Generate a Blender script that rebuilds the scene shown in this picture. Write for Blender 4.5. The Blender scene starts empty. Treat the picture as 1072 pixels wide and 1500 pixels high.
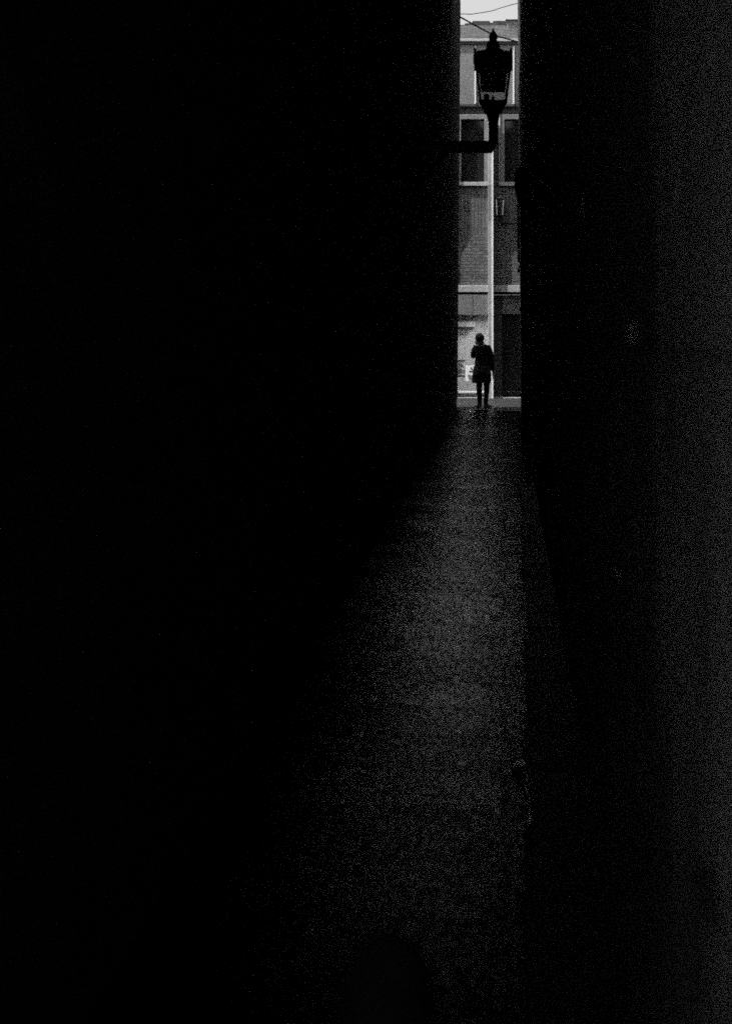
import bpy, bmesh, math, random
from mathutils import Vector, Matrix
random.seed(7)
sc = bpy.context.scene
C = sc.collection
F = 2083.0            # focal length in pixels of the 1500 px tall photograph
CX, CY, EYE = 740.0, 482.0, 1.75
DF = 36.0             # distance of the street front across the alley mouth
MOUTH = 30.0          # distance of the alley mouth
H = 8.85              # height of the alley's side buildings

def PX(x, d): return (x - CX) * d / F
def PZ(y, d): return EYE - (y - CY) * d / F
def fx(x): return PX(x, DF)
def fz(y): return PZ(y, DF)

# ------------------------------------------------------------------ materials
def new_mat(name):
    m = bpy.data.materials.new(name); m.use_nodes = True
    nt = m.node_tree
    return m, nt, nt.nodes['Principled BSDF']

def coords(nt, scale=(1, 1, 1), swap=None):
    tc = nt.nodes.new('ShaderNodeTexCoord')
    mp = nt.nodes.new('ShaderNodeMapping'); mp.inputs['Scale'].default_value = scale
    src = tc.outputs['Object']
    if swap:
        s = nt.nodes.new('ShaderNodeSeparateXYZ'); c = nt.nodes.new('ShaderNodeCombineXYZ')
        nt.links.new(src, s.inputs[0])
        for i, ax in enumerate(swap): nt.links.new(s.outputs[ax], c.inputs[i])
        src = c.outputs[0]
    nt.links.new(src, mp.inputs['Vector'])
    return mp.outputs[0]

def rough_mat(name, lo, hi, scale=4.0, rough=0.8, spec=0.3, bump=0.3, stretch=(1, 1, 1), metallic=0.0, bscale=30):
    """grey material whose tone wanders between lo and hi"""
    m, nt, b = new_mat(name)
    v = coords(nt, stretch)
    n = nt.nodes.new('ShaderNodeTexNoise'); n.inputs['Scale'].default_value = scale
    n.inputs['Detail'].default_value = 8; n.inputs['Roughness'].default_value = 0.65
    nt.links.new(v, n.inputs['Vector'])
    r = nt.nodes.new('ShaderNodeValToRGB')
    r.color_ramp.elements[0].position = 0.3; r.color_ramp.elements[1].position = 0.7
    r.color_ramp.elements[0].color = (lo, lo, lo, 1); r.color_ramp.elements[1].color = (hi, hi, hi, 1)
    nt.links.new(n.outputs['Fac'], r.inputs[0]); nt.links.new(r.outputs[0], b.inputs['Base Color'])
    b.inputs['Roughness'].default_value = rough; b.inputs['Specular IOR Level'].default_value = spec
    b.inputs['Metallic'].default_value = metallic
    if bump:
        n2 = nt.nodes.new('ShaderNodeTexNoise'); n2.inputs['Scale'].default_value = bscale
        n2.inputs['Detail'].default_value = 5
        nt.links.new(v, n2.inputs['Vector'])
        bp = nt.nodes.new('ShaderNodeBump'); bp.inputs['Strength'].default_value = bump; bp.inputs['Distance'].default_value = 0.02
        nt.links.new(n2.outputs['Fac'], bp.inputs['Height']); nt.links.new(bp.outputs[0], b.inputs['Normal'])
    return m

def brick_mat(name, c1, c2, mortar, bw, bh, msize, swap='XZY', rough=0.85, offset=0.5, bump=0.6, wear=0.4, spec=0.3):
    m, nt, b = new_mat(name)
    v = coords(nt, (1, 1, 1), swap)
    t = nt.nodes.new('ShaderNodeTexBrick')
    t.inputs['Scale'].default_value = 1.0
    t.inputs['Brick Width'].default_value = bw; t.inputs['Row Height'].default_value = bh
    t.inputs['Mortar Size'].default_value = msize; t.inputs['Mortar Smooth'].default_value = 0.2
    t.offset = offset
    for k, c in (('Color1', c1), ('Color2', c2), ('Mortar', mortar)): t.inputs[k].default_value = (c, c, c, 1)
    nt.links.new(v, t.inputs['Vector'])
    n = nt.nodes.new('ShaderNodeTexNoise'); n.inputs['Scale'].default_value = 3.0; n.inputs['Detail'].default_value = 9
    nt.links.new(v, n.inputs['Vector'])
    mx = nt.nodes.new('ShaderNodeMix'); mx.data_type = 'RGBA'; mx.blend_type = 'MULTIPLY'; mx.inputs[0].default_value = wear
    nt.links.new(t.outputs['Color'], mx.inputs[6])
    r = nt.nodes.new('ShaderNodeValToRGB'); r.color_ramp.elements[0].position = 0.3; r.color_ramp.elements[1].position = 0.65
    nt.links.new(n.outputs['Fac'], r.inputs[0]); nt.links.new(r.outputs[0], mx.inputs[7])
    nt.links.new(mx.outputs[2], b.inputs['Base Color'])
    b.inputs['Roughness'].default_value = rough; b.inputs['Specular IOR Level'].default_value = spec
    bp = nt.nodes.new('ShaderNodeBump'); bp.inputs['Strength'].default_value = bump; bp.inputs['Distance'].default_value = 0.02; bp.invert = True
    nt.links.new(t.outputs['Fac'], bp.inputs['Height']); nt.links.new(bp.outputs[0], b.inputs['Normal'])
    return m

def paving_mat():
    """worn, slightly damp stone setts laid across the alley"""
    m, nt, b = new_mat('damp_setts')
    v = coords(nt)
    t = nt.nodes.new('ShaderNodeTexBrick'); t.inputs['Scale'].default_value = 1.0
    t.inputs['Brick Width'].default_value = 1.63; t.offset = .37; t.inputs['Row Height'].default_value = 0.47
    t.inputs['Mortar Size'].default_value = 0.012; t.inputs['Mortar Smooth'].default_value = 0.6
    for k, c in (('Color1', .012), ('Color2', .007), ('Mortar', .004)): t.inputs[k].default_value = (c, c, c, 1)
    nt.links.new(v, t.inputs['Vector'])
    n = nt.nodes.new('ShaderNodeTexNoise'); n.inputs['Scale'].default_value = 1.3; n.inputs['Detail'].default_value = 6
    nt.links.new(v, n.inputs['Vector'])
    mr = nt.nodes.new('ShaderNodeMapRange'); mr.inputs[1].default_value = .35; mr.inputs[2].default_value = .65
    mr.inputs[3].default_value = .27; mr.inputs[4].default_value = .34
    nt.links.new(n.outputs['Fac'], mr.inputs[0])
    mx = nt.nodes.new('ShaderNodeMix'); mx.data_type = 'RGBA'; mx.blend_type = 'MULTIPLY'; mx.inputs[0].default_value = .6
    nt.links.new(t.outputs['Color'], mx.inputs[6])
    n3 = nt.nodes.new('ShaderNodeTexNoise'); n3.inputs['Scale'].default_value = 2.2; n3.inputs['Detail'].default_value = 8
    nt.links.new(v, n3.inputs['Vector'])
    r = nt.nodes.new('ShaderNodeValToRGB'); r.color_ramp.elements[0].position = .35; r.color_ramp.elements[1].position = .6
    nt.links.new(n3.outputs['Fac'], r.inputs[0]); nt.links.new(r.outputs[0], mx.inputs[7])
    bp = nt.nodes.new('ShaderNodeBump'); bp.inputs['Strength'].default_value = .2; bp.inputs['Distance'].default_value = .01; bp.invert = True
    nt.links.new(t.outputs['Fac'], bp.inputs['Height'])
    n2 = nt.nodes.new('ShaderNodeTexNoise'); n2.inputs['Scale'].default_value = 60; n2.inputs['Detail'].default_value = 4
    nt.links.new(v, n2.inputs['Vector'])
    bp2 = nt.nodes.new('ShaderNodeBump'); bp2.inputs['Strength'].default_value = .2; bp2.inputs['Distance'].default_value = .006
    nt.links.new(n2.outputs['Fac'], bp2.inputs['Height']); nt.links.new(bp.outputs[0], bp2.inputs['Normal'])
    df = nt.nodes.new('ShaderNodeBsdfDiffuse'); gl = nt.nodes.new('ShaderNodeBsdfGlossy'); gl.distribution = 'BECKMANN'
    # polished mineral grains among matt ones
    mg = nt.nodes.new('ShaderNodeMapping'); mg.inputs['Scale'].default_value = (1, .22, 1)
    ng = nt.nodes.new('ShaderNodeTexNoise'); ng.inputs['Scale'].default_value = 95; ng.inputs['Detail'].default_value = 5; ng.inputs['Roughness'].default_value = .75
    rg = nt.nodes.new('ShaderNodeValToRGB'); rg.color_ramp.elements[0].position = .47; rg.color_ramp.elements[1].position = .57
    rg.color_ramp.elements[0].color = (.03, .03, .03, 1)
    nt.links.new(v, mg.inputs[0]); nt.links.new(mg.outputs[0], ng.inputs['Vector']); nt.links.new(ng.outputs['Fac'], rg.inputs[0])
    # flags worn to different degrees of polish
    tb = nt.nodes.new('ShaderNodeTexBrick'); tb.inputs['Scale'].default_value = 1
    tb.inputs['Brick Width'].default_value = 1.63; tb.inputs['Row Height'].default_value = .47; tb.offset = .37
    tb.inputs['Mortar Size'].default_value = .014; tb.inputs['Mortar Smooth'].default_value = .4
    for k, c in (('Color1', .62), ('Color2', 1.0), ('Mortar', .5)): tb.inputs[k].default_value = (c, c, c, 1)
    nt.links.new(v, tb.inputs['Vector'])
    mg2 = nt.nodes.new('ShaderNodeMix'); mg2.data_type = 'RGBA'; mg2.blend_type = 'MULTIPLY'; mg2.inputs[0].default_value = 1
    nt.links.new(rg.outputs[0], mg2.inputs[6]); nt.links.new(tb.outputs['Color'], mg2.inputs[7])
    # light falloff put into the gloss colour: dimmed at near end and mouth
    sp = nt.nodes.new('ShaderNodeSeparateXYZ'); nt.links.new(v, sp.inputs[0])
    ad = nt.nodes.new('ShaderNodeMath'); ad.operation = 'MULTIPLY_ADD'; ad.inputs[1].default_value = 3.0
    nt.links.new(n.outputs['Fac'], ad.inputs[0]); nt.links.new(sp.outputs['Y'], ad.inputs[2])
    near_fade = nt.nodes.new('ShaderNodeMapRange'); near_fade.inputs[1].default_value = 5.2; near_fade.inputs[2].default_value = 9.5
    near_fade.inputs[3].default_value = .3; near_fade.inputs[4].default_value = 1
    nt.links.new(ad.outputs[0], near_fade.inputs[0])
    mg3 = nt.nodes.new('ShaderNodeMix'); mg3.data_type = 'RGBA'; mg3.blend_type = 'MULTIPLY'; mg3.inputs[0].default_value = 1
    mouth_fade = nt.nodes.new('ShaderNodeMapRange'); mouth_fade.inputs[1].default_value = 11; mouth_fade.inputs[2].default_value = 20
    mouth_fade.inputs[3].default_value = 1; mouth_fade.inputs[4].default_value = .66
    nt.links.new(ad.outputs[0], mouth_fade.inputs[0])
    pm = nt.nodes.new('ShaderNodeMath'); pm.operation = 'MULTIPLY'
    nt.links.new(near_fade.outputs[0], pm.inputs[0]); nt.links.new(mouth_fade.outputs[0], pm.inputs[1])
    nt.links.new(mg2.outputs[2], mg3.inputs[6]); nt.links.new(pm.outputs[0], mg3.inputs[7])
    # soft edge of the lit strip put into the gloss colour, dimmed leftwards
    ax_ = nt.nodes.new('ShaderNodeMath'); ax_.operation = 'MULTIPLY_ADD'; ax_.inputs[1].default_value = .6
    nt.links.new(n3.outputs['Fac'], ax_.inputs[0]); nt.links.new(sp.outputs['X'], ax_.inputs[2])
    left_fade = nt.nodes.new('ShaderNodeMapRange'); left_fade.inputs[1].default_value = -.75; left_fade.inputs[2].default_value = -.3
    left_fade.inputs[3].default_value = .06; left_fade.inputs[4].default_value = 1
    nt.links.new(ax_.outputs[0], left_fade.inputs[0])
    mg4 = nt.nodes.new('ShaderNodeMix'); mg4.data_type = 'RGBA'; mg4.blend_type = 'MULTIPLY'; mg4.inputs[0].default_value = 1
    nt.links.new(mg3.outputs[2], mg4.inputs[6]); nt.links.new(left_fade.outputs[0], mg4.inputs[7])
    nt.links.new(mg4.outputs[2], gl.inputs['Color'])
    mxs = nt.nodes.new('ShaderNodeMixShader'); mxs.inputs[0].default_value = 1.0
    nt.links.new(mx.outputs[2], df.inputs['Color']); nt.links.new(mr.outputs[0], gl.inputs['Roughness'])
    nt.links.new(bp2.outputs[0], df.inputs['Normal']); nt.links.new(bp2.outputs[0], gl.inputs['Normal'])
    nt.links.new(df.outputs[0], mxs.inputs[1]); nt.links.new(gl.outputs[0], mxs.inputs[2])
    nt.nodes.remove(b)
    nt.links.new(mxs.outputs[0], nt.nodes['Material Output'].inputs['Surface'])
    return m

def plaster_mat():
    """pale lime plaster with a scored joint, a run of damp, grime and a darker foot"""
    m, nt, b = new_mat('stained_plaster')
    tc = nt.nodes.new('ShaderNodeTexCoord'); s = nt.nodes.new('ShaderNodeSeparateXYZ')
    nt.links.new(tc.outputs['Object'], s.inputs[0])
    mp = nt.nodes.new('ShaderNodeMapping'); mp.inputs['Scale'].default_value = (1, 4, .5)
    nt.links.new(tc.outputs['Object'], mp.inputs[0])
    n = nt.nodes.new('ShaderNodeTexNoise'); n.inputs['Scale'].default_value = 3; n.inputs['Detail'].default_value = 8
    nt.links.new(mp.outputs[0], n.inputs['Vector'])
    r = nt.nodes.new('ShaderNodeValToRGB'); r.color_ramp.elements[0].position = .38; r.color_ramp.elements[1].position = .6
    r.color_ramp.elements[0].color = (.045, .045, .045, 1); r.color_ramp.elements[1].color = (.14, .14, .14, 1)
    nt.links.new(n.outputs['Fac'], r.inputs[0])
    # damp streak down one line of the wall: distance from a wandering line y = y0 + noise(z)
    def mth(op, a, bb=None):
        k = nt.nodes.new('ShaderNodeMath'); k.operation = op
        for i, q in enumerate((a, bb)):
            if q is None: continue
            if isinstance(q, (int, float)): k.inputs[i].default_value = q
            else: nt.links.new(q, k.inputs[i])
        return k.outputs[0]
    wob = mth('MULTIPLY', mth('SUBTRACT', n.outputs['Fac'], .5), .12)
    dist = mth('ABSOLUTE', mth('ADD', mth('SUBTRACT', s.outputs['Y'], 2.05), wob))
    st = nt.nodes.new('ShaderNodeMapRange'); st.inputs[1].default_value = .0; st.inputs[2].default_value = .09
    st.inputs[3].default_value = .25; st.inputs[4].default_value = 1.0
    nt.links.new(dist, st.inputs[0])
    top = nt.nodes.new('ShaderNodeMapRange'); top.inputs[1].default_value = 1.45; top.inputs[2].default_value = 1.62
    top.inputs[3].default_value = 0; top.inputs[4].default_value = 1
    nt.links.new(s.outputs['Z'], top.inputs[0])
    streak = mth('MAXIMUM', st.outputs[0], top.outputs[0])
    jd = mth('ABSOLUTE', mth('SUBTRACT', s.outputs['Z'], 1.712))
    jt = nt.nodes.new('ShaderNodeMapRange'); jt.inputs[1].default_value = .003; jt.inputs[2].default_value = .014
    jt.inputs[3].default_value = .55; jt.inputs[4].default_value = 1
    nt.links.new(jd, jt.inputs[0])
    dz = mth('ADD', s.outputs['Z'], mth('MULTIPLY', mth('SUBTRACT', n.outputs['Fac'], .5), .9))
    dm = nt.nodes.new('ShaderNodeMapRange'); dm.inputs[1].default_value = .75; dm.inputs[2].default_value = 1.35  # plaster colour gets darker towards the bottom, with a wavering edge
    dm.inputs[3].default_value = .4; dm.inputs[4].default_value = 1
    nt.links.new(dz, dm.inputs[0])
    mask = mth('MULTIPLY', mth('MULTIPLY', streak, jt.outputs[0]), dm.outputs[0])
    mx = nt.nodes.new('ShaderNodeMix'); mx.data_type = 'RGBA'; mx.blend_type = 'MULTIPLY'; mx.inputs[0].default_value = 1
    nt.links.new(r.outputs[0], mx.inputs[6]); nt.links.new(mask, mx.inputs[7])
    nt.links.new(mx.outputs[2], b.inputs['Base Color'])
    b.inputs['Roughness'].default_value = .9; b.inputs['Specular IOR Level'].default_value = .2
    n2 = nt.nodes.new('ShaderNodeTexNoise'); n2.inputs['Scale'].default_value = 25; n2.inputs['Detail'].default_value = 6
    nt.links.new(tc.outputs['Object'], n2.inputs['Vector'])
    bp = nt.nodes.new('ShaderNodeBump'); bp.inputs['Strength'].default_value = .4; bp.inputs['Distance'].default_value = .01
    nt.links.new(n2.outputs['Fac'], bp.inputs['Height']); nt.links.new(bp.outputs[0], b.inputs['Normal'])
    return m

def glass_mat(name, tint=.9, rough=.02, mix=.85):
    m, nt, b = new_mat(name)
    nt.nodes.remove(b)
    out = nt.nodes['Material Output']
    tr = nt.nodes.new('ShaderNodeBsdfTransparent'); tr.inputs[0].default_value = (tint, tint, tint, 1)
    gl = nt.nodes.new('ShaderNodeBsdfGlossy'); gl.inputs['Roughness'].default_value = rough
    fr = nt.nodes.new('ShaderNodeFresnel'); fr.inputs[0].default_value = 1.5
    mx = nt.nodes.new('ShaderNodeMixShader')
    nt.links.new(fr.outputs[0], mx.inputs[0]); nt.links.new(tr.outputs[0], mx.inputs[1]); nt.links.new(gl.outputs[0], mx.inputs[2])
    nt.links.new(mx.outputs[0], out.inputs['Surface'])
    return m

def emit_mat(name, s):
    m, nt, b = new_mat(name)
    b.inputs['Base Color'].default_value = (.8, .8, .8, 1)
    b.inputs['Emission Color'].default_value = (1, 1, 1, 1); b.inputs['Emission Strength'].default_value = s
    return m

M = {}
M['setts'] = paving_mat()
M['street'] = rough_mat('street_asphalt', .09, .13, 6, .85, .3, .3)
M['pave'] = rough_mat('street_flags', .018, .03, 3, .85, .2, .2)
M['kerb'] = rough_mat('kerb_stone', .3, .38, 3, .8, .3, .3)
M['dark_edge'] = rough_mat('worn_kerb', .005, .012, 4, .5, .1, .3)
M['wet_kerb'] = rough_mat('wet_kerb', .03, .06, 6, .34, 1.0, .4, bscale=60)
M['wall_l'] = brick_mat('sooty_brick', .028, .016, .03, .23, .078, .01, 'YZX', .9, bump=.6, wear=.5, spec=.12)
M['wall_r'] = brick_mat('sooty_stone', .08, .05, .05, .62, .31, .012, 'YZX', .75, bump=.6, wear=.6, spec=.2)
M['ceil'] = rough_mat('blocker_beams', .01, .02, 4, .9, .1, .3)
M['front_dark'] = rough_mat('street_side_render', .2, .3, 1, .9, .2, .2)
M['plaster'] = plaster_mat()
M['iron'] = rough_mat('black_iron', .008, .014, 8, .5, .3, .2)
M['pipe'] = rough_mat('worn_grey_pipe', .02, .06, 12, .4, .5, .2)
M['bollard'] = rough_mat('bollard_paint', .002, .005, 12, .8, .03, .2)
M['iron_matt'] = rough_mat('dull_iron', .008, .016, 8, .7, .2, .2)
M['bead'] = rough_mat('cream_trim', .42, .5, 6, .6, .3, .05)
M['brick'] = brick_mat('pale_brick', .20, .15, .10, .215, .0865, .012, 'XZY', .9)
M['soldier'] = brick_mat('soldier_brick', .20, .15, .10, .0865, .43, .012, 'XZY', .9, offset=.0)
M['concrete'] = rough_mat('pier_concrete', .36, .46, 5, .85, .25, .2)
M['panel'] = rough_mat('render_panel', .18, .27, 2.5, .85, .25, .2, stretch=(1, 1, .4))
M['pale'] = rough_mat('pale_stone', .38, .5, 5, .8, .3, .2)
M['white'] = rough_mat('white_paint', .72, .8, 6, .5, .4, .05)
M['frame'] = rough_mat('window_paint', .3, .38, 6, .5, .4, .05)
M['slate'] = brick_mat('grey_slate', .09, .05, .03, .3, .16, .012, 'XYZ', .7)
M['fascia'] = rough_mat('fascia_paint', .19, .22, 3, .6, .3, .05)
M['dark'] = rough_mat('dark_paint', .012, .02, 4, .5, .4, .1)
M['darkbrick'] = rough_mat('dark_band', .06, .08, 4, .8, .3, .1)
M['glass'] = glass_mat('thin_glass')
M['lamp_glass'] = glass_mat('dusty_lamp_glass', .8, .5)
M['shop_glass'] = glass_mat('shop_glass', .95)
M['pane'] = rough_mat('dark_window_pane', .02, .03, 1, .06, .6, 0)
M['interior'] = rough_mat('shop_white', .6, .7, 2, .8, .2, .05)
M['paper'] = rough_mat('paper', .7, .85, 20, .8, .1, 0)
M['backlit'] = emit_mat('backlit_sheet', .1)
M['ink'] = rough_mat('ink', .04, .08, 20, .7, .2, 0)
M['greyink'] = rough_mat('grey_print', .16, .3, 30, .7, .2, 0)
M['coat'] = rough_mat('dark_wool', .010, .03, 40, .95, .1, .4)
M['trousers'] = rough_mat('black_denim', .008, .014, 60, .9, .1, .2)
M['shoe'] = rough_mat('black_leather', .008, .012, 30, .5, .3, .1)
M['skin'] = rough_mat('skin', .22, .3, 20, .6, .3, .05)
M['hair'] = rough_mat('dark_hair', .012, .03, 30, .6, .3, .5, stretch=(6, 6, 1))
M['knit'] = rough_mat('grey_knit', .03, .09, 60, .95, .1, .6)
M['lens'] = emit_mat('shop_lamp_lens', 2)
M['ceramic'] = rough_mat('frosted_mantle', .7, .8, 20, .5, .4, 0)
M['cable'] = rough_mat('black_cable', .01, .02, 10, .6, .3, 0)

# ------------------------------------------------------------------ geometry helpers
def box(bm, x0, x1, y0, y1, z0, z1):
    vs = [bm.verts.new((x, y, z)) for x in (x0, x1) for y in (y0, y1) for z in (z0, z1)]
    for f in ((0, 1, 3, 2), (4, 6, 7, 5), (0, 4, 5, 1), (2, 3, 7, 6), (0, 2, 6, 4), (1, 5, 7, 3)):
        bm.faces.new([vs[i] for i in f])
    return vs

def prism(bm, prof, axis, a0, a1):
    """extrude a closed profile; axis 'X': profile is (y, z); axis 'Y': (x, z); axis 'Z': (x, y)"""
    def P(p, a):
        return {'X': (a, p[0], p[1]), 'Y': (p[0], a, p[1]), 'Z': (p[0], p[1], a)}[axis]
    v0 = [bm.verts.new(P(p, a0)) for p in prof]; v1 = [bm.verts.new(P(p, a1)) for p in prof]
    n = len(prof)
    bm.faces.new(v0); bm.faces.new(v1[::-1])
    for i in range(n): bm.faces.new((v0[i], v1[i], v1[(i + 1) % n], v0[(i + 1) % n]))

def rings(bm, rs, n=12, rot=0.0, cap=True, ell=None):
    """rs: list of (z, r) or (z, rx, ry, cx, cy) -> lofted body"""
    rows = []
    for q in rs:
        z, rx = q[0], q[1]; ry = q[2] if len(q) > 2 else rx
        cx = q[3] if len(q) > 3 else 0; cy = q[4] if len(q) > 4 else 0
        rows.append([bm.verts.new((cx + rx * math.cos(rot + 2 * math.pi * i / n), cy + ry * math.sin(rot + 2 * math.pi * i / n), z)) for i in range(n)])
    for a, b in zip(rows, rows[1:]):
        for i in range(n): bm.faces.new((a[i], a[(i + 1) % n], b[(i + 1) % n], b[i]))
    if cap:
        bm.faces.new(rows[0][::-1]); bm.faces.new(rows[-1])

def tube(bm, pts, r, n=8):
    pts = [Vector(p) for p in pts]; rows = []
    for i, p in enumerate(pts):
        t = (pts[min(i + 1, len(pts) - 1)] - pts[max(i - 1, 0)]).normalized()
        u = t.orthogonal().normalized() if abs(t.z) < .9 else Vector((1, 0, 0)).cross(t).normalized()
        u = (Vector((0, 0, 1)).cross(t)).normalized() if abs(t.z) < .9 else u
        w = t.cross(u).normalized(); rr = r[i] if isinstance(r, (list, tuple)) else r
        rows.append([bm.verts.new(p + u * rr * math.cos(2 * math.pi * k / n) + w * rr * math.sin(2 * math.pi * k / n)) for k in range(n)])
    for a, b in zip(rows, rows[1:]):
        for i in range(n): bm.faces.new((a[i], a[(i + 1) % n], b[(i + 1) % n], b[i]))
    bm.faces.new(rows[0][::-1]); bm.faces.new(rows[-1])

def obj(name, bm, mat, parent=None, bevel=0, smooth=False, kind=None):
    bmesh.ops.recalc_face_normals(bm, faces=bm.faces)
    me = bpy.data.meshes.new(name); bm.to_mesh(me); bm.free()
    if smooth:
        for p in me.polygons: p.use_smooth = True
    o = bpy.data.objects.new(name, me); C.objects.link(o)
    if mat: me.materials.append(mat)
    if parent:
        o.parent = parent
        top = parent
        off = Vector((0, 0, 0))
        while top: off += top.location; top = top.parent
        me.transform(Matrix.Translation(-off)) if not parent.get('_local') else None
    if bevel:
        b = o.modifiers.new('bevel', 'BEVEL'); b.width = bevel; b.segments = 2; b.limit_method = 'ANGLE'
    if kind: o['kind'] = kind
    return o

def thing(name, label, cat, loc=(0, 0, 0), group=None):
    o = bpy.data.objects.new(name, None); C.objects.link(o); o.location = loc
    o['label'] = label; o['category'] = cat
    if group: o['group'] = group
    return o

def bxobj(name, mat, parent, *b, bevel=0):
    bm = bmesh.new(); box(bm, *b); return obj(name, bm, mat, parent, bevel)

# ------------------------------------------------------------------ ground
bm = bmesh.new()
def sheet(bm, x0, x1, y0, y1, z): 
    bm.faces.new([bm.verts.new(p) for p in ((x0, y0, z), (x1, y0, z), (x1, y1, z), (x0, y1, z))])
sheet(bm, -400, 400, -300, 900, -.09)
obj('ground', bm, M['street'], kind='structure')

# alley paving: a gently uneven sheet with two shallow risers
bm = bmesh.new()
nx, ny = 24, 340
ys = [-5 + 35.4 * j / ny for j in range(ny + 1)]
grid = []
for j, y in enumerate(ys):
    row = []
    for i in range(nx + 1):
        x = -1.3 + 1.9 * i / nx
        z = .002 * math.sin(x * 4 + y * 1.3) + .002 * math.sin(y * 2.3 - x * 1.5) + random.uniform(-.0012, .0012)
        z += .012 if y > 18.4 else (.006 if y > 12.6 else 0)
        z += .01 * (x + .35) ** 2 - .06 * (x + .35)
        row.append(bm.verts.new((x, y, z)))
    grid.append(row)
for j in range(ny):
    for i in range(nx): bm.faces.new((grid[j][i], grid[j][i + 1], grid[j + 1][i + 1], grid[j + 1][i]))
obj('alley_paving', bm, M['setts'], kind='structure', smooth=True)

bm = bmesh.new(); sheet(bm, -30, 30, 30.4, DF - .1, .0)
obj('street', bm, M['pave'], kind='structure')
bxobj('pavement_kerb', M['kerb'], None, -30, 30, DF - .1, DF + .0, -.02, .022, bevel=.006)['kind'] = 'structure'

# worn edging stones along the foot of the right wall
bm = bmesh.new()
y = 3.2
edge = [(3.2, .045), (4.4, .055), (5.0, .08), (5.6, .075), (5.66, .03), (6.1, .038), (6.2, .09), (7.5, .10), (8.7, .115), (10.5, .13), (13, .15), (16, .17)]
for (a, e0), (b, e1) in zip(edge, edge[1:]):
    if b - a < .1: continue
    y = a
    while y < b - .05:
        y2 = min(b, y + random.uniform(.5, .9))
        if b - y2 < .25: y2 = b
        e = e0 + (e1 - e0) * .5 + random.uniform(-.006, .006)
        box(bm, e, .4, y + .006, y2 - .006, -.088, .012 + random.uniform(-.005, .005))
        y = y2
M['wet_kerb'].node_tree.nodes['Principled BSDF'].inputs['IOR'].default_value = 2.6
ke = obj('kerb_edging', bm, M['dark_edge'], kind='structure', bevel=.012)
for a, b, e, w_ in ((5.02, 5.62, .068, .035), (5.67, 6.08, .024, .055), (8.0, 8.75, .105, .03), (9.0, 9.5, .11, .025)):   # wet worn lips of four stones
    bm = bmesh.new(); box(bm, e, e + w_, a, b, -.085, .024)
    obj('kerb_lip', bm, M['wet_kerb'], bevel=.008, kind='structure')

# ------------------------------------------------------------------ alley side buildings
def wall_x(side, z):   # the alley narrows slightly upward
    return (-1.03 - .0 + .008 * z) if side < 0 else (.325 - .008 * z)

left = thing('brick_building', 'black sooty brick building along the left side of the alley, carrying the big lantern', 'building', (-1.03, MOUTH, 0))
bm = bmesh.new()
prism(bm, [(-1.03, -.3), (-1.03 + .008 * H, H), (-12, H), (-12, -.3)], 'Y', .4, MOUTH)
obj('wall', bm, M['wall_l'], left)
# rendered quoin strip at the street corner and a stone plinth
bm = bmesh.new()
for k in range(23):
    z0 = .42 * k * .95 + .3
    if z0 + .4 > H: break
    w = .32 if k % 2 else .2
    box(bm, -1.2 + .008 * z0, -1.03 + .008 * (z0 + .2) + .016, MOUTH - w, MOUTH + .02, z0, z0 + .385)
obj('quoin', bm, M['wall_r'], left, bevel=.01)
bxobj('roof', M['slate'], left, -12.2, -.9, .4, MOUTH + .12, H, H + .12)

right = thing('stone_building', 'dark stone building along the right side of the alley, pale plaster at its near end', 'building', (.325, MOUTH, 0))
bm = bmesh.new()
prism(bm, [(.325, -.3), (.325 - .008 * H, H), (12, H), (12, -.3)], 'Y', -1.5, MOUTH)
obj('wall', bm, M['wall_r'], right)
bm = bmesh.new()    # broken toothing stones at the street corner
for y0, y1, e in ((300, 365, .055), (366, 372, .02), (373, 385, .05), (386, 389, .0), (390, 393, .03), (394, 399, .05)):
    za, zb = PZ(y1, MOUTH), PZ(y0, MOUTH)
    box(bm, .325 - .008 * za - e, .6, MOUTH - .25, MOUTH + .03, za, zb)
obj('quoin', bm, M['wall_r'], right, bevel=.012)
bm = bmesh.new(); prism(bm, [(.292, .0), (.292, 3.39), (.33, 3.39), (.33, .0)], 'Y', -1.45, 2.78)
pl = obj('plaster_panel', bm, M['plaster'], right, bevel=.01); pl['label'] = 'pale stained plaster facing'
bxobj('unseen_blocker', M['wall_r'], right, -.1, 12, -2.2, -1.502, -.3, H)  # unseen wall added behind the camera to block light
bxobj('roof', M['slate'], right, .2, 12.2, -2.3, MOUTH + .12, H, H + .12)

for yy, zz, w_, h_ in ((3.47, 1.74, .075, .036), (3.98, 1.066, .06, .03), (5.6, 2.25, .1, .06)):
    bm = bmesh.new(); k_n = 9
    xw = .325 - .008 * zz
    prism(bm, [(yy + w_ * math.cos(2 * math.pi * i / k_n) * random.uniform(.7, 1.1), zz + h_ * math.sin(2 * math.pi * i / k_n) * random.uniform(.7, 1.1)) for i in range(k_n)], 'X', xw - .004, xw + .01)
    obj('plaster_patch', bm, M['pale'], right)
# unseen roof added over most of the alley to cut the sky light
ceilg = thing('sky_blocker', 'unseen dark beamed roof added over the alley to cut the sky light', 'roof', (-.35, 2, 7.9))
bxobj('slab', M['ceil'], ceilg, -.96, .262, .3, 26.0, 7.9, 8.3)
for k in range(13):
    yy = .8 + k * 2.0
    bxobj('beam', M['ceil'], ceilg, -.955, .26, yy, yy + .16, 7.78, 7.898)

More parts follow.
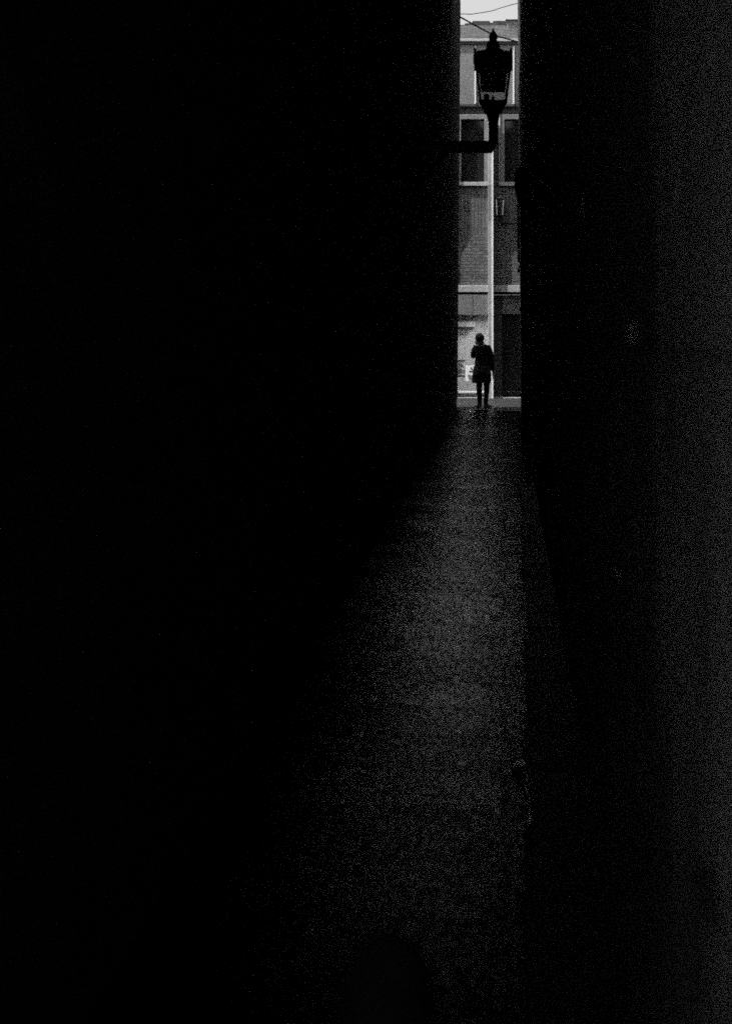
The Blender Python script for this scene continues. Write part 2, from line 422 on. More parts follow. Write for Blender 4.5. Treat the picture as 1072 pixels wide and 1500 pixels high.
# small iron wall plate and rain pipe
d = 2.0
pk = thing('iron_latch', 'small black iron latch plate low on the near pale plaster', 'latch', (.292, d, PZ(1310, d)))
bm = bmesh.new()
zc = PZ(1308, d)
prism(bm, [(d - .1, zc - .012), (d - .075, zc - .02), (d + .05, zc - .02), (d + .09, zc - .01), (d + .09, zc + .012), (d + .05, zc + .02), (d - .07, zc + .02), (d - .1, zc + .012)], 'X', .278, .2918)
obj('plate', bm, M['iron_matt'], pk, bevel=.004)
bm = bmesh.new(); tube(bm, [(.278, d + .0, zc + .005), (.270, d, zc + .002), (.268, d, zc - .012), (.270, d, zc - .03)], .005); obj('latch_ring', bm, M['iron_matt'], pk)

D2 = 20.0
wx = wall_x(1, 4)
pipe = thing('rainwater_pipe', 'dark rainwater pipe with a bulging hopper head on the right wall', 'drainpipe', (wx - .06, D2, 0))
bm = bmesh.new(); tube(bm, [(.325 - .06, D2, .12), (.325 - .061, D2, 1.0), (.325 - .068, D2, 2.2), (.325 - .075, D2, 3.6)], .042, 12)
obj('pipe', bm, M['pipe'], pipe, smooth=True)
bm = bmesh.new()
zt, zb = PZ(247, D2), PZ(300, D2)
hx = .325 - .008 * 4
prof = [(hx, zt), (hx - .11, zt), (hx - .165, zt - .06), (hx - .172, zt - .14), (hx - .165, zt - .24), (hx - .14, zt - .38), (hx - .115, zb), (hx, zb)]
prism(bm, prof, 'Y', D2 - .15, D2 + .15)
obj('hopper_head', bm, M['iron_matt'], pipe, bevel=.015)
bm = bmesh.new(); prism(bm, [(hx - .03, zt + .004), (hx - .03, zt + .05), (hx - .105, zt + .05), (hx - .09, zt + .004)], 'Y', D2 - .06, D2 + .06)
obj('outlet_block', bm, M['pale'], pipe, bevel=.004)
for zz in (.8, 2.0, 3.1):
    xx = .325 - .008 * zz
    bxobj('pipe_clip', M['iron_matt'], pipe, xx - .115, xx + .0, D2 - .06, D2 + .06, zz, zz + .05, bevel=.008)

# ------------------------------------------------------------------ bracket lantern on the left wall
DL = 17.0
s = DL / F
LX = PX(722, DL)
def lz(y): return PZ(y, DL)
lan = thing('street_lamp', 'large old black lantern with pointed finial on a thick bracket from the left wall', 'street lamp', (LX, DL, lz(215)))
bm = bmesh.new()
xl = wall_x(-1, 4)
prism(bm, [(xl, lz(224)), (LX - 2 * s, lz(224)), (LX + 4.5 * s, lz(213)), (LX + 4.5 * s, lz(207)), (xl, lz(207))], 'Y', DL - .06, DL + .06)
obj('bracket_arm', bm, M['iron'], lan, bevel=.012)
bm = bmesh.new(); tube(bm, [(xl + .04, DL, lz(262)), (xl + .16, DL, lz(236)), (xl + .3, DL, lz(226))], .03); obj('brace', bm, M['iron'], lan)
bxobj('wall_plate', M['iron'], lan, xl - .01, xl + .03, DL - .12, DL + .12, lz(290), lz(195), bevel=.008)
def at_lamp(bm):
    bmesh.ops.translate(bm, verts=bm.verts, vec=(LX, DL, 0)); return bm
bm = bmesh.new()
rings(bm, [(lz(212), 7.2 * s), (lz(185), 6.8 * s), (lz(178), 7.5 * s), (lz(172), 9 * s), (lz(168), 10 * s), (lz(166), 12.5 * s), (lz(160), 15 * s), (lz(156), 17 * s)], 16)
obj('stem', at_lamp(bm), M['iron'], lan, smooth=False)
bm = bmesh.new(); rings(bm, [(lz(163), 11 * s * 1.414), (lz(156), 16 * s * 1.414), (lz(150), 19 * s * 1.414), (lz(149), 19 * s * 1.414)], 4, math.radians(45)); obj('tray', at_lamp(bm), M['iron'], lan)
N6 = 4; R6 = math.radians(45); Q = 2 ** .5
def hexp(r, z, k): 
    a = R6 + 2 * math.pi * k / N6
    return Vector((LX + r * math.cos(a), DL + r * math.sin(a), z))
rb, rt, zb_, zt_ = 18.5 * s * Q, 24.5 * s * Q, lz(150), lz(99)
for k in range(N6):                      # glazing bars and panes
    bm = bmesh.new(); tube(bm, [hexp(rb, zb_, k), hexp(rt, zt_, k)], 1.9 * s, 6); obj('glazing_bar', bm, M['iron'], lan)
for k in range(N6):
    bm = bmesh.new()
    a, b_, c_, d_ = hexp(rb * .97, zb_, k), hexp(rb * .97, zb_, k + 1), hexp(rt * .97, zt_, k + 1), hexp(rt * .97, zt_, k)
    cen = (a + b_ + c_ + d_) / 4; nrm = (Vector((cen.x - LX, cen.y - DL, 0))).normalized() * .004
    v = [bm.verts.new(p) for p in (a, b_, c_, d_)] + [bm.verts.new(p - nrm) for p in (a, b_, c_, d_)]
    for f in ((0, 1, 2, 3), (7, 6, 5, 4), (0, 4, 5, 1), (1, 5, 6, 2), (2, 6, 7, 3), (3, 7, 4, 0)): bm.faces.new([v[i] for i in f])
    obj('glass_pane', bm, M['lamp_glass'], lan)
bm = bmesh.new()                          # crown, dome and finial
rings(bm, [(lz(100), 25 * s * Q), (lz(98), 27 * s * Q), (lz(90), 27.5 * s * Q), (lz(81), 26.5 * s * Q), (lz(79.5), 24 * s * Q), (lz(77.5), 19 * s * Q), (lz(75.5), 14 * s * Q), (lz(73), 10 * s * Q)], 4, R6)
obj('canopy', at_lamp(bm), M['iron'], lan)
bm = bmesh.new(); rings(bm, [(lz(74), 12 * s), (lz(70), 10.5 * s), (lz(66), 9.5 * s), (lz(62.5), 8 * s), (lz(60.5), 8.2 * s)], 16); obj('vent', at_lamp(bm), M['iron'], lan)
bm = bmesh.new()
rings(bm, [(lz(60.4), 5 * s), (lz(58.5), 5.5 * s), (lz(55), 6.4 * s), (lz(51), 6 * s), (lz(48), 4.2 * s), (lz(45.5), 2 * s), (lz(44), 1.8 * s), (lz(41), .5 * s)], 12)
obj('finial', at_lamp(bm), M['iron'], lan, smooth=True)
for k in range(N6):                       # corner cresting
    bm = bmesh.new()
    p = hexp(26.0 * s * Q, 0, k)
    bmv = [(lz(99), 2.6 * s), (lz(86), 2.6 * s), (lz(80), 1.7 * s), (lz(77), 1.9 * s), (lz(74), .4 * s)]
    rings(bm, bmv, 8); bmesh.ops.translate(bm, verts=bm.verts, vec=(p.x, p.y, 0))
    obj('cresting', bm, M['iron'], lan)
bm = bmesh.new(); rings(bm, [(lz(132.5), 17 * s * Q), (lz(128), 18 * s * Q), (lz(112), 19.5 * s * Q), (lz(101), 21.5 * s * Q)], 4, R6); obj('reflector', at_lamp(bm), M['iron'], lan)
bm = bmesh.new(); rings(bm, [(lz(149.5), 2.4 * s), (lz(147), 2.6 * s), (lz(143), 2.2 * s), (lz(140), 1.2 * s)], 10); obj('burner', at_lamp(bm), M['ceramic'], lan, smooth=True)
bm = bmesh.new(); rings(bm, [(lz(149.5), 4.5 * s), (lz(141), 4.2 * s), (lz(138), 3 * s)], 8); bmesh.ops.translate(bm, verts=bm.verts, vec=(-9.5 * s, -.02, 0)); obj('valve_box', at_lamp(bm), M['iron'], lan)

# ------------------------------------------------------------------ cables
def cable(name, label, pts, d, r):
    bm = bmesh.new(); tube(bm, [(PX(x, d), d, PZ(y, d)) for x, y in pts], r, 8)
    o = obj(name, bm, M['cable'], smooth=True); o['label'] = label; o['category'] = 'cable'; return o
cable('cable', 'thick black cable slanting down to the right just above the lantern finial', [(662, 18.5), (672, 24), (690, 34), (715, 47.5), (730, 53.5), (745, 57.5), (760, 62), (764, 63.5)], 29.5, .017)
cable('cable', 'thin curved wire, the higher of the two, crossing the strip of sky', [(660, 19), (672, 20.3), (690, 20.8), (705, 18.6), (720, 16), (735, 11), (748, 7.2), (757, 5), (766, 3)], 29.8, .0085)

# ------------------------------------------------------------------ building across the street
bld = thing('shop_building', 'pale brick building with piers and a lit shop seen through the alley gap', 'building', (0, DF, 0))
W0, W1 = -7.0, 7.0
Y0 = DF
# wall: brick field panels (shop opening and windows are left open)
PITCH = 75
bays = [-3, -2, -1, 0, 1, 2, 3]            # pier right edges at 722 + 75 k px
def bx_(k): return 722 + PITCH * k
wl, wr = 675.0, 709.0                       # left and right edge of a window in the bay left of pier 0
bm = bmesh.new()
box(bm, W0, W1, Y0, Y0 + .3, fz(345), fz(274))
obj('soldier_course', bm, M['soldier'], bld)
bm = bmesh.new()
box(bm, W0, W1, Y0 + .0, Y0 + .3, fz(418), fz(345.2)); obj('wall', bm, M['brick'], bld)
bm = bmesh.new()
box(bm, W0, W1, Y0 + .02, Y0 + .3, fz(152), fz(65)); obj('wall_panel', bm, M['panel'], bld)
bxobj('dark_edge', M['dark'], bld, W0, W1, Y0 - .03, Y0 + .3, fz(64.9), fz(61.1))  # dark strip under the coping; its shadow is put in as colour
bm = bmesh.new()
box(bm, W0, W1, Y0 + .12, Y0 + .3, fz(167.8), fz(152.2)); obj('shadow_gap', bm, M['darkbrick'], bld)
bxobj('coping', M['pale'], bld, W0, W1, Y0 - .045, Y0 + .4, fz(61), fz(57), bevel=.01)
bxobj('floor_band', M['darkbrick'], bld, W0, W1, Y0 - .0, Y0 + .119, fz(156), fz(152.3), bevel=.01)
bxobj('string_course', M['pale'], bld, W0, W1, Y0 - .045, Y0 + .3, fz(428), fz(418.2), bevel=.008)
# slim fins on the upper storey
for k in (-3, -2, -1, 0, 1, 2, 3):
    for c in (696,) :
        x = fx(c + 56 * k)
        bm = bmesh.new(); prism(bm, [(x - .024, Y0 + .019), (x + .014, Y0 - .03), (x + .018, Y0 + .019)], 'Z', fz(152), fz(68)); obj('fin', bm, M['bead'], bld)
# piers: deeper at window level, tapering back to the lower pier
for k in bays:
    xr = fx(bx_(k)); xl_ = fx(bx_(k) - 7.5)
    bm = bmesh.new()
    prism(bm, [(Y0 + .01, fz(585)), (Y0 - .15, fz(585)), (Y0 - .15, fz(325)), (Y0 - .25, fz(272)), (Y0 - .25, fz(168)), (Y0 + .01, fz(168))], 'X', xl_, xr)
    p = obj('pier', bm, M['concrete'], bld, bevel=.006)
    bm = bmesh.new()
    rows = []
    for zz, yy in ((fz(584), Y0 - .149), (fz(325), Y0 - .149), (fz(272), Y0 - .249), (fz(169), Y0 - .249)):
        rows.append([bm.verts.new((xr - .042, yy, zz)), bm.verts.new((xr + .004, yy - .042, zz)), bm.verts.new((xr + .008, yy, zz))])
    for A_, B_ in zip(rows, rows[1:]):
        for i in range(3): bm.faces.new((A_[i], A_[(i + 1) % 3], B_[(i + 1) % 3], B_[i]))
    bm.faces.new(rows[0]); bm.faces.new(rows[-1])
    obj('edge_trim', bm, M['bead'], bld)
# windows between the piers
for k in bays:
    a, b_ = fx(wl + PITCH * k), fx(wr + PITCH * k)
    if k == 1: a, b_ = fx(738.5), fx(772)
    if k == 2: a, b_ = fx(738.5 + 75), fx(772 + 75)
    z0, z1 = fz(267), fz(175)
    fw = .11
    bm = bmesh.new()
    box(bm, a - fw, a, Y0 - .05, Y0 + .25, z0, z1); box(bm, b_, b_ + fw, Y0 - .05, Y0 + .25, z0, z1)
    box(bm, a - fw, b_ + fw, Y0 - .05, Y0 + .25, z1, fz(168)); 
    wn = obj('window', bm, M['panel'], bld, bevel=.006)
    bm = bmesh.new(); box(bm, a, a + .02, Y0 + .1, Y0 + .14, z0, z1); box(bm, b_ - .02, b_, Y0 + .1, Y0 + .14, z0, z1); box(bm, a, b_, Y0 + .1, Y0 + .14, z0, z0 + .03); box(bm, a + .02, b_ - .02, Y0 + .1, Y0 + .14, z1 - .02, z1)
    obj('window_frame', bm, M['dark'], wn)
    bxobj('pane', M['pane'], wn, a + .02, b_ - .02, Y0 + .12, Y0 + .13, z0 + .03, z1 - .02)
    bxobj('sill', M['pale'], wn, a - fw, b_ + fw, Y0 - .07, Y0 + .25, fz(272.5), z0, bevel=.008)
    bm = bmesh.new(); prism(bm, [(a - fw - .034, Y0 + .02), (a - fw - .034, Y0 - .05), (a - fw - .004, Y0 - .075), (a - fw - .002, Y0 + .02)], 'Z', fz(345) if k == 0 else fz(272), fz(150)); obj('edge_trim', bm, M['bead'], wn)
# wall between window jambs (behind the piers)
bm = bmesh.new()
for k in range(-4, 4):
    a = fx(wr + PITCH * k) + .11 if k != 1 else fx(772) + .11
    if k == 2: a = fx(847) + .11
    b_ = fx(wl + PITCH * (k + 1)) - .11
    if k + 1 == 1: b_ = fx(738.5) - .11
    if k + 1 == 2: b_ = fx(738.5 + 75) - .11
    if b_ - a > .01: box(bm, a, b_, Y0 + .0, Y0 + .25, fz(273), fz(168))
obj('window_wall', bm, M['brick'], bld)
bxobj('back_wall', M['dark'], bld, W0, W1, Y0 + .31, Y0 + .5, fz(418), fz(62))
# fascia over the shop
bxobj('fascia', M['fascia'], bld, W0, fx(714), Y0 - .03, Y0 + .2, fz(461), fz(431.5), bevel=.004)
bxobj('fascia', M['fascia'], bld, fx(735), W1, Y0 + .10, Y0 + .2, fz(460), fz(432), bevel=.004)
bxobj('fascia_joint', M['dark'], bld, fx(692) - .004, fx(692) + .004, Y0 - .034, Y0 - .0305, fz(461), fz(431.5))
bxobj('fascia_batten', M['dark'], bld, W0, W1, Y0 + .05, Y0 + .3, fz(431.4), fz(428.1))
bxobj('soffit', M['interior'], bld, W0, fx(714), Y0 + .14, Y0 + .2, fz(471), fz(461.1))
bxobj('shop_ceiling', M['interior'], bld, W0, fx(715), Y0 + .201, Y0 + 1.8, fz(463), fz(461.1))
# stall riser, sill and threshold
bxobj('stall_riser', M['fascia'], bld, W0, fx(714), Y0 + .03, Y0 + .2, .03, fz(576), bevel=.004)
bxobj('shop_sill', M['white'], bld, W0, fx(714), Y0 - .02, Y0 + .22, fz(576), fz(573), bevel=.006)
# shop interior: a shallow lit room behind the glass
XR = fx(715)
bm = bmesh.new()
box(bm, W0, XR + .02, Y0 + 1.7, Y0 + 1.8, .03, fz(463.2)); box(bm, XR + .003, XR + .02, Y0 + .2, Y0 + 1.7, .03, fz(463.2))
box(bm, W0, XR, Y0 + .2, Y0 + 1.7, .0, .06)
obj('shop_interior', bm, M['interior'], bld)
sw = bxobj('shop_window', M['shop_glass'], bld, W0, XR, Y0 + .03, Y0 + .04, fz(573), fz(463.2))
bm = bmesh.new()
box(bm, fx(714), XR + .003, Y0 + .01, Y0 + .2, .03, fz(461))
obj('window_frame', bm, M['white'], sw)
# shelf along the back wall of the shop
DS = DF + 1.25
sh_ = bxobj('shelf', M['concrete'], bld, PX(560, DS), PX(696, DS), DS, DS + .449, PZ(478.5, DS), PZ(471.5, DS))
bxobj('shelf_shade', M['dark'], sh_, PX(560, DS), PX(692, DS), DS + .02, DS + .1, PZ(483, DS), PZ(478.6, DS))  # dark strip below the shelf; its underside shade put in as colour
# doorway to the right of the pier
xd0, xd1 = fx(735), fx(792)
bxobj('door_jamb', M['darkbrick'], bld, fx(722) + .01, xd0, Y0 + .08, Y0 + .3, .03, fz(432))
dr = bxobj('door', M['dark'], bld, xd0, xd1, Y0 + .2, Y0 + .26, fz(573), fz(460))
bxobj('door_rail', M['darkbrick'], dr, xd0, xd1, Y0 + .16, Y0 + .26, fz(576), fz(573.1))
bxobj('handle', M['iron'], dr, xd0 + .08, xd0 + .11, Y0 + .13, Y0 + .2, fz(530), fz(515))
bxobj('threshold', M['dark'], bld, xd0, xd1, Y0 + .12, Y0 + .3, .03, fz(576.2))
bxobj('side_wall', M['brick'], bld, xd1 + .001, W1, Y0 + .1, Y0 + .3, .03, fz(432.1))
# roof behind the coping
bm = bmesh.new()
zr = PZ(36.5, 40)
prism(bm, [(Y0 + .3, fz(57) - .06), (40, zr), (44, fz(57) - .06)], 'X', W0, W1); obj('roof', bm, M['slate'], bld)
bm = bmesh.new()
x = PX(600, 40); prof = [(x, zr - .08)]
while x < PX(800, 40):
    wd = random.uniform(.08, .3); h_ = random.choice((-.01, .02, .05, .09))
    prof += [(x, zr + h_), (x + wd, zr + h_ + random.uniform(-.02, .02))]; x += wd + .012
prof.append((x, zr - .08)); prism(bm, prof, 'Y', 39.9, 40.12)
obj('ridge_tiles', bm, M['slate'], bld)
ch = bmesh.new(); box(ch, PX(741, 39.6), PX(790, 39.6), 39.2, 40.3, zr - .6, PZ(34.5, 39.6))
cho = obj('chimney', ch, M['panel'], bld)
bxobj('chimney_cap', M['slate'], cho, PX(740, 39.6), PX(792, 39.6), 39.15, 40.35, PZ(34.5, 39.6), PZ(33.3, 39.6))

# wall lantern beside the pier
wlx = fx(732); WD = Y0 - .2
wlm = thing('wall_lantern', 'small wall lantern with flat dark cap on the brick front across the street', 'lantern', (wlx, WD, fz(305)))
def k_(p): return p * DF / F
bm = bmesh.new(); rings(bm, [(fz(294.5), k_(8)), (fz(292), k_(8.5)), (fz(290.5), k_(4)), (fz(288.5), k_(1.2))], 4, math.pi / 4); bmesh.ops.translate(bm, verts=bm.verts, vec=(wlx, WD, 0)); obj('cap', bm, M['iron'], wlm)
bm = bmesh.new(); rings(bm, [(fz(321), k_(2)), (fz(318), k_(5)), (fz(316), k_(6))], 4, math.pi / 4); bmesh.ops.translate(bm, verts=bm.verts, vec=(wlx, WD, 0)); obj('base', bm, M['iron'], wlm)
for i in range(4):
    a = math.pi / 4 + i * math.pi / 2
    bm = bmesh.new(); tube(bm, [(wlx + k_(5.6) * math.cos(a), WD + k_(5.6) * math.sin(a), fz(316)), (wlx + k_(7.4) * math.cos(a), WD + k_(7.4) * math.sin(a), fz(294.5))], k_(.7), 6)
    obj('glazing_bar', bm, M['frame'], wlm)
bm = bmesh.new(); rings(bm, [(fz(316), k_(5)), (fz(294.6), k_(6.8))], 4, math.pi / 4); bmesh.ops.translate(bm, verts=bm.verts, vec=(wlx, WD, 0)); obj('glass_pane', bm, M['lamp_glass'], wlm)
bm = bmesh.new(); tube(bm, [(wlx, WD, fz(319)), (wlx, WD + .12, fz(322)), (wlx, Y0 + .01, fz(322))], .018); obj('bracket_arm', bm, M['iron'], wlm)
bm = bmesh.new(); tube(bm, [(fx(734), Y0 - .012, fz(327.5)), (fx(765), Y0 - .012, fz(327.5))], .012); cb = obj('cable', bm, M['cable']); cb['label'] = 'short black cable running level along the far brick wall beside the small lantern'; cb['category'] = 'cable'

# notices in the shop window (print too small to read: blocks of marks)
def notice(label, x0, x1, y0, y1, dep, bands, marks, sheet_mat='paper'):
    t = thing('window_notice', label, 'notice', (fx(x0), Y0 + dep, fz(y1)))
    bxobj('sheet', M[sheet_mat], t, fx(x0), fx(x1), Y0 + dep, Y0 + dep + .006, fz(y1), fz(y0))
    for a, b_, mt in bands:
        bxobj('printed_band', M[mt], t, fx(x0) - .004, fx(x1) + .004, Y0 + dep - .004, Y0 + dep - .0005, fz(b_), fz(a))
    for (mx0, mx1, my0, my1) in marks: bxobj('print_mark', M['ink'], t, fx(mx0), fx(mx1), Y0 + dep - .0035, Y0 + dep - .0004, fz(my1), fz(my0))
notice('small poster with dark and white bands at the left edge of the shop window', 664, 680.3, 527.5, 552, .012,
       [(527.5, 529.6, 'ink'), (541, 547, 'greyink'), (549.5, 552, 'ink')],
       [(671, 673, 532, 534), (672, 673, 535, 539), (675, 677, 533, 538), (677.5, 678.6, 531, 533), (678, 679, 535, 539), (666, 669, 532, 538), (672, 674.5, 542.5, 545), (676, 678, 543.5, 546)])
notice('glowing white sign with grey pictures in the shop window beside the person', 681.5, 698, 535, 558, .014,
       [], [(689, 691, 538, 541), (687, 694, 543, 545.3), (690, 695, 541, 542), (685, 688, 549, 550)], 'backlit')
bm = bmesh.new()
cxx, czz = fx(690), fz(553)
prism(bm, [(cxx - .1, czz + .06), (cxx + .12, czz + .06), (cxx + .12, czz - .07), (cxx - .05, czz - .07)], 'Y', Y0 + .006, Y0 + .0135)
tl = thing('price_card', 'small grey card low on the glowing white sign', 'card', (cxx, Y0 + .006, czz)); obj('card', bm, M['greyink'], tl)

# shop lamp
sl = thing('shop_lamp', 'small bright ceiling lamp inside the lit shop', 'lamp', (fx(708), Y0 + .55, fz(463)))
bxobj('housing', M['white'], sl, fx(704), fx(712), Y0 + .35, Y0 + .75, fz(465), fz(463.1))
bxobj('lens', M['lens'], sl, fx(705), fx(711), Y0 + .37, Y0 + .73, fz(465.5), fz(465.05))

al = bpy.data.lights.new('shop_light', 'AREA'); al.shape = 'RECTANGLE'; al.size = .1; al.size_y = .35; al.energy = 12
ao = bpy.data.objects.new('shop_light', al); C.objects.link(ao); ao.location = (fx(708), Y0 + .55, fz(465.9))

# ------------------------------------------------------------------ bollard
DB = 1.8
bo = thing('bollard', 'dark round-topped bollard close to the camera at the bottom of the frame', 'bollard', (PX(567, DB), DB, 0))
bo['_local'] = 1
bm = bmesh.new()
rings(bm, [(0, .085), (.08, .085), (.1, .072), (.55, .066), (.82, .063)], 40); obj('post', bm, M['bollard'], bo, smooth=True)
bm = bmesh.new()
rings(bm, [(.82, .064), (.825, .07), (.85, .07), (.856, .064), (.90, .063), (.93, .058), (.955, .049), (.972, .036), (.982, .02), (.985, .004)], 40); obj('cap', bm, M['bollard'], bo, smooth=True)

# ------------------------------------------------------------------ person
PD = 31.4
pp = thing('person', 'person in a dark coat standing at the alley mouth with one arm raised', 'person', (PX(705, PD), PD, .003))
pp['_local'] = 1
def skin_mesh(name, verts, edges, radii, mat, sub=2, root=0):
    me = bpy.data.meshes.new(name); me.from_pydata(verts, edges, []); me.update()
    o = bpy.data.objects.new(name, me); C.objects.link(o)
    sk = o.modifiers.new('skin', 'SKIN'); sk.use_smooth_shade = True
    sv = me.skin_vertices[0].data
    for i, r in enumerate(radii):
        sv[i].radius = (r, r) if isinstance(r, (int, float)) else r
        sv[i].use_root = (i == root)
    ss = o.modifiers.new('sub', 'SUBSURF'); ss.levels = sub; ss.render_levels = sub
    dg = bpy.context.evaluated_depsgraph_get()
    new = bpy.data.meshes.new_from_object(o.evaluated_get(dg))
    bpy.data.objects.remove(o)
    for p in new.polygons: p.use_smooth = True
    ob = bpy.data.objects.new(name, new); C.objects.link(ob); ob.parent = pp
    new.materials.clear()
    for m_ in (mat if isinstance(mat, list) else [mat]): new.materials.append(m_)
    return ob
u = PD / F                                   # metres per photo pixel at the person
def q(x, y, dy=0.0): return ((x - 705) * u, dy, (598 - y) * u)
V, E, R = [], [], []
def chain(pts, start=None):
    prev = start
    for p, r in pts:
        V.append(p); R.append(r); i = len(V) - 1
        if prev is not None: E.append((prev, i))
        prev = i
    return prev
pel = chain([(q(706, 545), (.14, .10))])
ch_ = chain([(q(706, 530), (.125, .09)), (q(706, 514), (.15, .10)), (q(705, 508.5), (.11, .08))], pel)
nk = chain([(q(703.5, 503.5, .02), .052), (q(703, 499.5, .035), .062), (q(702.5, 495, .04), (.078, .092)), (q(702, 491, .045), (.062, .075))], ch_)
# legs, weight on both feet, toes turned out
def leg(hip, knee, ank, toe):
    chain([(hip, .08), (knee, .064), (ank, .05), (toe, .036)], pel)
leg(q(701.5, 554), q(701.8, 574, .02), q(702.5, 594, 0), q(699.5, 596.8, .11))
leg(q(713, 554), q(712.3, 574, .02), q(710.8, 593.5, .0), q(714, 596.8, .11))
# left arm bent, hand up at the chin; right arm hanging
la = chain([(q(694.5, 508.5), .06), (q(692, 524, .0), .045), (q(695.5, 511, .17), .032), (q(697, 507, .2), (.034, .018))], ch_)
ra = chain([(q(717, 509.5), .06), (q(720, 527), .045), (q(722.5, 545), .03), (q(722, 549), (.018, .036))], ch_)
def fingers(w, dirn, side, r=.008):
    base = Vector(V[w]); dirn = Vector(dirn).normalized(); side = Vector(side).normalized()
    for k, (off, ln) in enumerate(((-.027, .062), (-.009, .074), (.009, .07), (.026, .055))):
        a = base + side * off + dirn * .045
        b1 = a + dirn * ln * .5 + Vector((0, .008, 0)); c1 = b1 + dirn * ln * .5 + Vector((0, .02, 0))
        chain([(tuple(a), r), (tuple(b1), r), (tuple(c1), r * .85)], w)
    t0 = base + side * -.035; t1 = t0 + (dirn + side * -.8).normalized() * .04
    chain([(tuple(t0), r * 1.1), (tuple(t1), r)], w)
fingers(la, (.2, .25, 1), (1, 0, 0)); fingers(ra, (-.1, .1, -1), (0, 1, 0))
body = skin_mesh('body', V, E, R, [M['skin'], M['trousers']], 2)
for p in body.data.polygons: p.material_index = 1 if .05 < p.center.z < 1.0 and abs(p.center.x - .01) < .17 else 0
# shoes
for nm, an, to in (('shoe', q(702.5, 596.3), q(695.5, 597.2, .13)), ('shoe', q(711, 596.3), q(719.5, 596.4, .12))):
    heel = (an[0] - (to[0] - an[0]) * .3, an[1] - .04, .045)
    skin_mesh(nm, [heel, (an[0], an[1], .05), (an[0] * .4 + to[0] * .6, an[1] * .4 + to[1] * .6, .04), (to[0], to[1], .032)], [(0, 1), (1, 2), (2, 3)], [(.036, .04), (.042, .048), (.045, .036), (.036, .026)], M['shoe'])
# coat: one continuous garment with sleeves
V, E, R = [], [], []
c0 = chain([(q(706, 540), (.185, .14))])
c1 = chain([(q(706, 526), (.165, .125)), (q(705.5, 514), (.175, .12)), (q(704.5, 509.5), (.12, .09)), (q(704, 505.5, .01), (.075, .07))], c0)
chain([(q(706, 549), (.205, .155)), (q(706.5, 556.5), (.215, .165))], c0)
sh = 2
chain([(q(695.5, 509.5), .075), (q(692.3, 517, -.01), .072), (q(693, 524.5, .0), .066), (q(695, 514, .13), .05)], sh)
chain([(q(715.5, 510), .078), (q(718.5, 520), .07), (q(720, 531), .062), (q(721.8, 544.5, .01), .052)], sh)
coat = skin_mesh('coat', V, E, R, M['coat'], 2)
# hem flare, scarf, hair
bm = bmesh.new()
rings(bm, [(q(0, 561)[2], .205, .16, -.004, 0), (q(0, 555)[2], .214, .165, -.0, 0), (q(0, 545)[2], .198, .15, .005, 0), (q(0, 536)[2], .18, .135, .01, 0)], 28)
sk_ = obj('coat_skirt', bm, M['coat'], pp, smooth=True)
bm = bmesh.new()
rings(bm, [(q(0, 508.5)[2], .10, .085, -.03, .0), (q(0, 506)[2], .09, .09, -.03, .01), (q(0, 503.5)[2], .088, .09, -.033, .015), (q(0, 500)[2], .082, .08, -.038, .02)], 20)
obj('scarf', bm, M['knit'], pp, smooth=True)
bm = bmesh.new()
hc = Vector(q(702.3, 494.5, .03))
bmesh.ops.create_icosphere(bm, subdivisions=4, radius=1)
for v in bm.verts:
    d_ = v.co.copy(); k = 1 + .04 * math.sin(d_.x * 17 + d_.z * 9) + .03 * math.sin(d_.z * 23 - d_.y * 11)
    v.co = hc + Vector((d_.x * .1 * k, d_.y * .1 * k - .012, d_.z * (.1 if d_.z > 0 else .125) * k))
    if d_.y > .35 and d_.z < .35: v.co.y = hc.y + .03           # open towards the face
obj('hair', bm, M['hair'], pp, smooth=True)
# bag on the hanging arm's side, below the hand
ph = thing('mobile_phone', 'thin dark phone held up in the person\'s raised hand', 'phone', (0, 0, 0))
hx_, hy_, hz_ = q(697.5, 504, .215)
bm = bmesh.new(); box(bm, -.035, .035, -.004, .004, -.07, .07)
o_ = obj('phone_body', bm, M['dark'], ph, bevel=.003)
ph.location = (PX(705, PD) + hx_, PD + hy_ + .02, hz_); ph.rotation_euler = (math.radians(-20), 0, math.radians(15))
for o in (bo, pp):
    if '_local' in o: del o['_local']

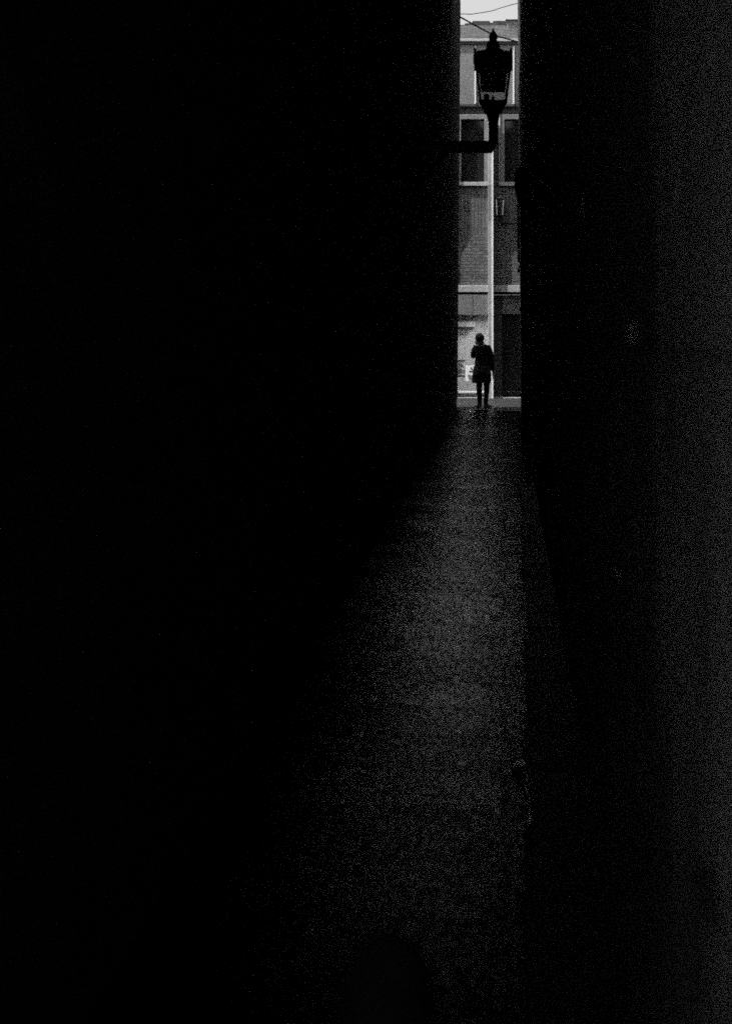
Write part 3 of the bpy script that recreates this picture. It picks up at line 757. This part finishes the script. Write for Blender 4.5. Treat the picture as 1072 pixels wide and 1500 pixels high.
# ------------------------------------------------------------------ light, sky
EL, AZ = math.radians(60), math.radians(248)
w = bpy.data.worlds.new('World'); sc.world = w; w.use_nodes = True
nt = w.node_tree; bg = nt.nodes['Background']
sky = nt.nodes.new('ShaderNodeTexSky'); sky.sky_type = 'NISHITA'; sky.sun_disc = False
sky.sun_elevation = EL; sky.sun_rotation = AZ; sky.air_density = 1.0; sky.dust_density = 3.0
bw = nt.nodes.new('ShaderNodeRGBToBW')
nt.links.new(sky.outputs[0], bw.inputs[0]); nt.links.new(bw.outputs[0], bg.inputs['Color'])
bg.inputs['Strength'].default_value = .15
w.cycles.sampling_method = 'NONE'
sun = bpy.data.lights.new('sun', 'SUN'); sun.energy = 3.8; sun.angle = math.radians(.5); sun.color = (1, 1, 1)
so = bpy.data.objects.new('sun', sun); C.objects.link(so)
sd = Vector((math.sin(AZ) * math.cos(EL), math.cos(AZ) * math.cos(EL), math.sin(EL)))
so.rotation_euler = sd.to_track_quat('Z', 'Y').to_euler(); so.location = (-8, 10, 20)

# ------------------------------------------------------------------ camera and render settings
cam = bpy.data.cameras.new('camera'); co = bpy.data.objects.new('camera', cam); C.objects.link(co)
co.location = (0, 0, EYE); co.rotation_euler = (math.radians(90), 0, 0)
cam.sensor_fit = 'VERTICAL'; cam.sensor_height = 36; cam.sensor_width = 36; cam.lens = F / 1500 * 36
cam.shift_x = -(CX - 536) / 1500; cam.shift_y = -(750 - CY) / 1500
cam.clip_start = .05; cam.clip_end = 2000
cam.dof.use_dof = True; cam.dof.focus_distance = 31; cam.dof.aperture_fstop = 1.8
sc.camera = co
sc.view_settings.view_transform = 'Standard'; sc.view_settings.look = 'None'
sc.view_settings.exposure = .75; sc.view_settings.gamma = 1
cy = sc.cycles
cy.use_denoising = False
cy.max_bounces = 8
cy.use_adaptive_sampling = True; cy.adaptive_threshold = .05; cy.adaptive_min_samples = 4
cy.sample_clamp_indirect = 1.5
cy.pixel_filter_type = 'BLACKMAN_HARRIS'; cy.filter_width = 1.7
